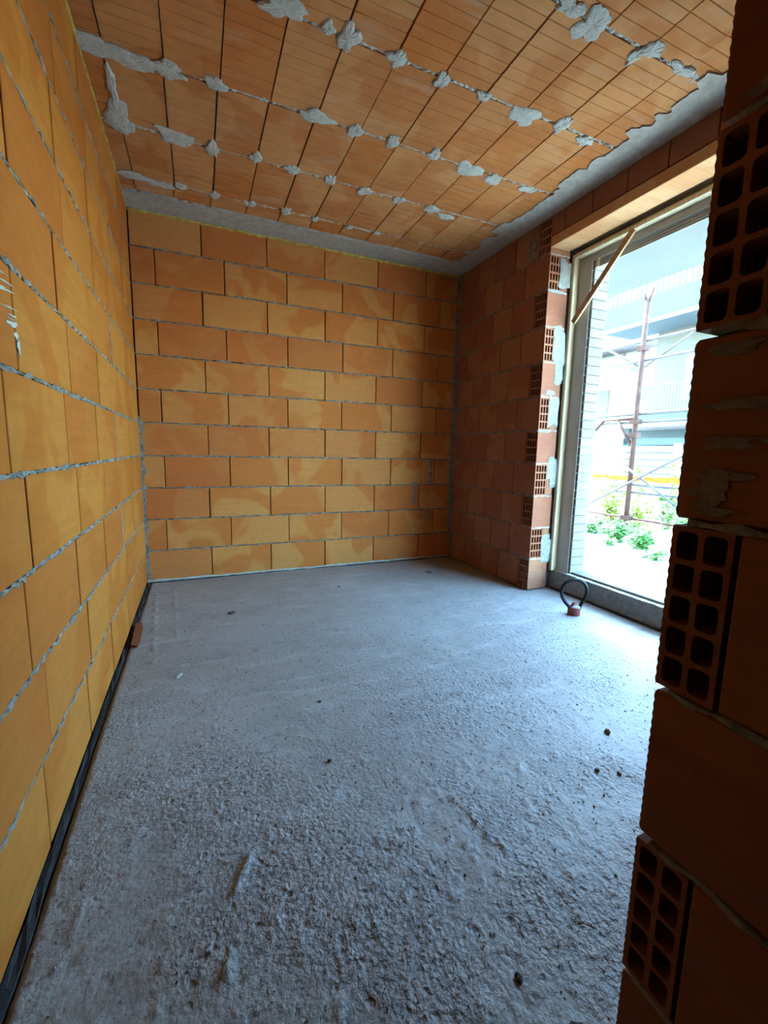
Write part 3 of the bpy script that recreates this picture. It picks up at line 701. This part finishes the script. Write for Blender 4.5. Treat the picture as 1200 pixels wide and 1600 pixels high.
# ================================================================== OUTSIDE
gr = tag(slab('outside_ground', -40, 60, -50, 60, -.40, -.055, 'ground'), 'bright dry ground outside the window', 'ground', kind='structure')
gr.data = blk(56.75, 110, .345, 'ground', 0); gr.location = (3.25+56.75/2, 5, -.2275)
tp = tag(empty('terrace_paving'), 'sunlit pale paving outside the window', 'paving', kind='structure')
for i in range(7):
    for j in range(-8, 8):
        link('paving_slab', blk(.495, .495, .05, 'terrace', .003), None, tp, (3.5+i*.5, .25+j*.5, -.03))
bs = tag(slab('balcony_slab', 3.25, 4.49, -1.85, 7.0, 2.75, 2.95, 'soffit'), 'pale balcony slab overhanging the window outside', 'balcony', kind='structure')

# ---- scaffolding
XS = 6.1
sc_ = tag(empty('scaffolding', (XS, .45, 0)), 'rusty scaffold post with pale tubes and cross braces beyond the window', 'scaffold')
def P(y, z, dx=0): return Vector((dx, y-.45, z))
def tb(name, p, q, r, mat): return tube(name, [p, q], r, mat, sc_, 8)
for y in (.45, 2.35, -1.75):
    pst = tb('post', P(y, -.05), P(y, 3.18), .034, 'rust')
    for s in (-1, 1): tb('fork', P(y, 3.12), P(y+s*.075, 3.33), .018, 'rust').parent = pst
    slab('base_plate', XS-.08-XS, .08, y-.08-.45, y+.08-.45, -.052, -.04, 'rust', pst)
for z, r in ((2.665, .020), (2.405, .020), (1.68, .022), (1.565, .022), (.69, .014), (.575, .018), (.195, .016)):
    tb('ledger', P(-2.0, z, .045), P(2.5, z, .045), r, 'galv' if z > .3 else 'rust')
tb('brace', P(1.21, 1.38, -.05), P(-1.6, -.35+.0, -.05) if False else P(-.9, .07, -.05), .018, 'galv')
tb('brace', P(1.7, -.03, -.02) if False else P(1.6, .03, -.08), P(-1.2, 1.62, -.08), .018, 'galv')
tb('brace', P(1.22, 2.75, .08), P(.49, 2.31, .08), .014, 'galv')
tb('brace', P(.49, 2.31, .08), P(-.55, 2.84, .08), .014, 'galv')
tb('brace', P(1.21, 1.38), P(.97, 1.61), .02, 'rust'); tb('brace', P(.97, 1.61), P(.47, 1.61), .02, 'rust'); tb('brace', P(.74, 1.60), P(.47, 1.23), .022, 'rust')
for z in (2.56, 1.57, 1.38, .20): boxes('coupler', [(-.05, .05, -.06, .06, z-.035, z+.035)], 'rust', sc_)
on_ = tag(empty('orange_netting', (XS+.12, .45, .72)), 'strip of orange safety netting tied along a scaffold tube', 'netting')
rgn = random.Random(4)
for k in range(9):
    y = -1.9 + k*.47; hh = rgn.uniform(.035, .055)
    ribbon('net_strip', (0, y-.45, .05), (0, y+.46-.45, .05 + rgn.uniform(-.01, .01)), (0, 0, 1), (-1, 0, 0), hh*1.3, 'orange', on_, 900+k, .012, .012, .008, .05, .01)

# ---- fence of pale slats
XF = 7.3
fe = tag(empty('slat_fence', (XF, 1, 0)), 'pale slatted garden fence behind the scaffolding', 'fence')
for k in range(5):
    y = -3 + k*1.8; slab('post', -.04, .04, y-.04-1, y+.04-1, -.05, 1.30, 'fence', fe)
for k in range(4):
    for j in range(11):
        y = -3+k*1.8
        slab('slat', -.055, -.041, y+.01-1, y+1.79-1, .03+j*.113, .03+j*.113+.092, 'fence', fe)

# ---- plants along the fence
def plant(x, y, h, sp, n, seed, mat, label, lean=0, ls=.055, low=False):
    rg = random.Random(seed); root = tag(empty('leafy_plant', (x, y, -.05)), label, 'plant')
    v, f = [], []; ns = max(3, int(n/28))
    tips = []
    for s in range(ns):
        a = rg.uniform(0, 2*PI); rr = sp*math.sqrt(rg.random()); hh = h*rg.uniform(.55, 1.0)
        p0 = Vector((rr*.3*math.cos(a), rr*.3*math.sin(a), 0)); p2 = Vector((rr*math.cos(a), rr*math.sin(a)+lean, hh)); p1 = (p0+p2)/2 + Vector((0, 0, hh*.12))
        tips.append((p0, p1, p2))
    allv, allf = [], []
    for p0, p1, p2 in tips:
        me = tube_mesh([p0, p1, p2], .004, 4); b = len(allv)
        allv += [q.co.copy() for q in me.vertices]; allf += [tuple(b+i for i in p.vertices) for p in me.polygons]; bpy.data.meshes.remove(me)
    link('stems', mesh('stems', allv, allf), 'stem', root)
    for k in range(n):
        p0, p1, p2 = rg.choice(tips); t = rg.uniform(.15, 1.0)
        c = p0*(1-t)**2 + p1*2*t*(1-t) + p2*t*t + Vector((rg.uniform(-1, 1), rg.uniform(-1, 1), rg.uniform(-.6, .6)))*.06
        c.z = max(c.z, .01)
        d = Vector((rg.uniform(-1, 1), rg.uniform(-1, 1), rg.uniform(-.5, .5))).normalized(); s = d.cross(Vector((rg.uniform(-.3, .3), rg.uniform(-.3, .3), 1))).normalized()
        L = ls*rg.uniform(.7, 1.4); wd = L*.38; b = len(v); nn = d.cross(s)
        v += [c, c+d*L*.5+s*wd+nn*L*.08, c+d*L-nn*L*.1, c+d*L*.5-s*wd+nn*L*.08]
        f += [(b, b+1, b+2), (b, b+2, b+3)]
    fo = link('foliage', mesh('foliage', v, f), mat, root); fo['kind'] = 'stuff'
    return root
plant(6.55, 1.05, .75, .28, 420, 1, 'leaf2', 'tall yellow-green shrub beside the window frame outside', 0, .06)
plant(6.5, .55, .60, .22, 300, 2, 'leaf2', 'yellow-green shrub at the foot of the scaffold post')
plant(6.7, .25, .85, .15, 170, 3, 'leaf', 'slender green plant just right of the scaffold post', 0, .06)
plant(6.6, -.15, 1.00, .22, 320, 4, 'leaf2', 'tall yellow-green shrub close to the honeycomb bricks outside', 0, .06)
plant(5.60, .58, .26, .22, 300, 5, 'leaf', 'low green ground cover at the far left of the terrace')
plant(5.38, .05, .30, .22, 340, 6, 'leaf', 'low green ground cover in front of the scaffold post')
plant(5.22, -.46, .34, .23, 380, 7, 'leaf', 'dense bright green clump in the middle of the terrace')
plant(5.90, .27, .20, .10, 130, 21, 'leaf', 'small green tuft between the two left ground-cover clumps', 0, .05)
plant(5.05, -.12, .16, .12, 110, 22, 'leaf', 'small low green tuft on the paving before the middle clumps', 0, .05)
plant(5.62, -.20, .30, .12, 150, 23, 'leaf2', 'yellowish tuft behind the dense middle clump', 0, .05)
plant(4.88, -.86, .18, .16, 120, 8, 'leaf', 'sparse green sprigs nearest the window kerb')
plant(5.72, -.62, .55, .18, 280, 10, 'leaf', 'green shrub at the right end of the planted strip')
plant(7.06, 1.35, 1.25, .06, 70, 11, 'leaf', 'thin climbing vine on the left part of the fence', .1, .06)
plant(7.06, .95, 1.15, .06, 60, 12, 'leaf2', 'thin yellow-green vine climbing the middle of the fence', .05, .06)
plant(7.06, .42, 1.40, .06, 90, 13, 'leaf2', 'thin vine climbing over the right part of the fence', .02, .06)

# ---- house across with two balconies
ha = tag(empty('balcony_house', (14, 4, -.05)), 'pale blue house with stacked balconies and railings across the yard', 'building')
def hp(name, x0, x1, y0, y1, z0, z1, mat, par=None):
    o = slab(name, x0-14, x1-14, y0-4, y1-4, z0+.05, z1+.05, mat, par or ha)
    if par is not None: o.location = Vector(o.location) - Vector(par.location)
    return o
hp('wall', 15.6, 16.0, 2, 7.1, -.05, 6.6, 'facade2')
ub = hp('upper_balcony', 14.0, 15.6, 2, 8.15, 5.40, 6.22, 'facade')
hp('slab_edge', 13.96, 14.02, 2, 8.17, 5.36, 5.47, 'white', ub)
for k in range(40):
    y = 8.05 - k*.18
    if y < 2.05: break
    hp('baluster', 14.06, 14.09, y-.075, y, 6.22, 7.05, 'rail2', ub)
hp('handrail', 14.03, 14.12, 2, 8.1, 7.05, 7.11, 'white', ub)
for k in range(12): hp('end_baluster', 14.1+k*.125, 14.13+k*.125, 8.02, 8.05, 6.22, 7.05, 'white', ub)
lb = hp('lower_balcony', 14.0, 15.6, 2, 6.55, 2.24, 2.46, 'facade')
for k in range(44):
    y = 6.45 - k*.10
    hp('lower_baluster', 14.04, 14.065, y-.03, y, 2.46, 3.32, 'rail', lb)
hp('lower_handrail', 14.02, 14.09, 2, 6.48, 3.32, 3.37, 'rail', lb)
hp('lower_bottom_rail', 14.02, 14.09, 2, 6.48, 2.50, 2.54, 'rail', lb)
hp('canopy', 13.2, 15.6, 2, 8.6, 2.02, 2.16, 'roof')
hp('gutter', 13.1, 13.2, 2, 8.6, 2.06, 2.15, 'roof')
hp('lower_wall', 15.5, 15.6, 2, 7.9, -.05, 2.02, 'facade')
hp('beam', 14.2, 14.4, 2, 7.0, 1.47, 1.68, 'facade')
for y in (6.9, 4.5, 2.1): hp('column', 14.2, 14.4, y-.1, y+.1, -.05, 2.02, 'facade')
tube('downpipe', [Vector((-.85, 3.9, 2.1)), Vector((-.7, 3.7, 1.95)), Vector((-.3, 3.25, 1.75)), Vector((-.3, 3.25, 0))], .05, 'roof', ha, 8)
wd = hp('window', 15.57, 15.61, 5.0, 6.0, 3.0, 4.6, 'rail'); hp('pane', 15.55, 15.575, 5.06, 5.94, 3.06, 4.54, 'glass', wd)

# ---- sunlit white house further back
hb_ = tag(empty('white_house', (20, 12, -.05)), 'overexposed white house with a recessed porch further back', 'building')
def hq(name, x0, x1, y0, y1, z0, z1, mat): return slab(name, x0-20, x1-20, y0-12, y1-12, z0+.05, z1+.05, mat, hb_)
hq('wall', 20, 20.5, 8.0, 22, -.05, 6.1, 'facade3'); hq('balcony', 18.6, 20, 10.6, 20, 4.65, 4.95, 'facade3')
hq('balcony_parapet', 18.6, 18.75, 10.6, 20, 4.95, 5.6, 'facade3'); hq('porch_column', 18.7, 18.95, 11.0, 11.25, -.05, 4.65, 'facade3')
hq('door', 19.94, 20.02, 12.6, 13.6, 2.6, 4.4, 'facade2'); hq('window', 19.94, 20.02, 10.2, 10.9, 2.9, 4.3, 'rail')
hq('roof', 18.2, 21, 8, 22, 6.1, 6.25, 'roof'); hq('floor_band', 19.9, 20, 8, 22, 2.2, 2.45, 'white'); hq('downpipe', 19.9, 19.98, 11.9, 12.0, -.05, 6.1, 'roof')
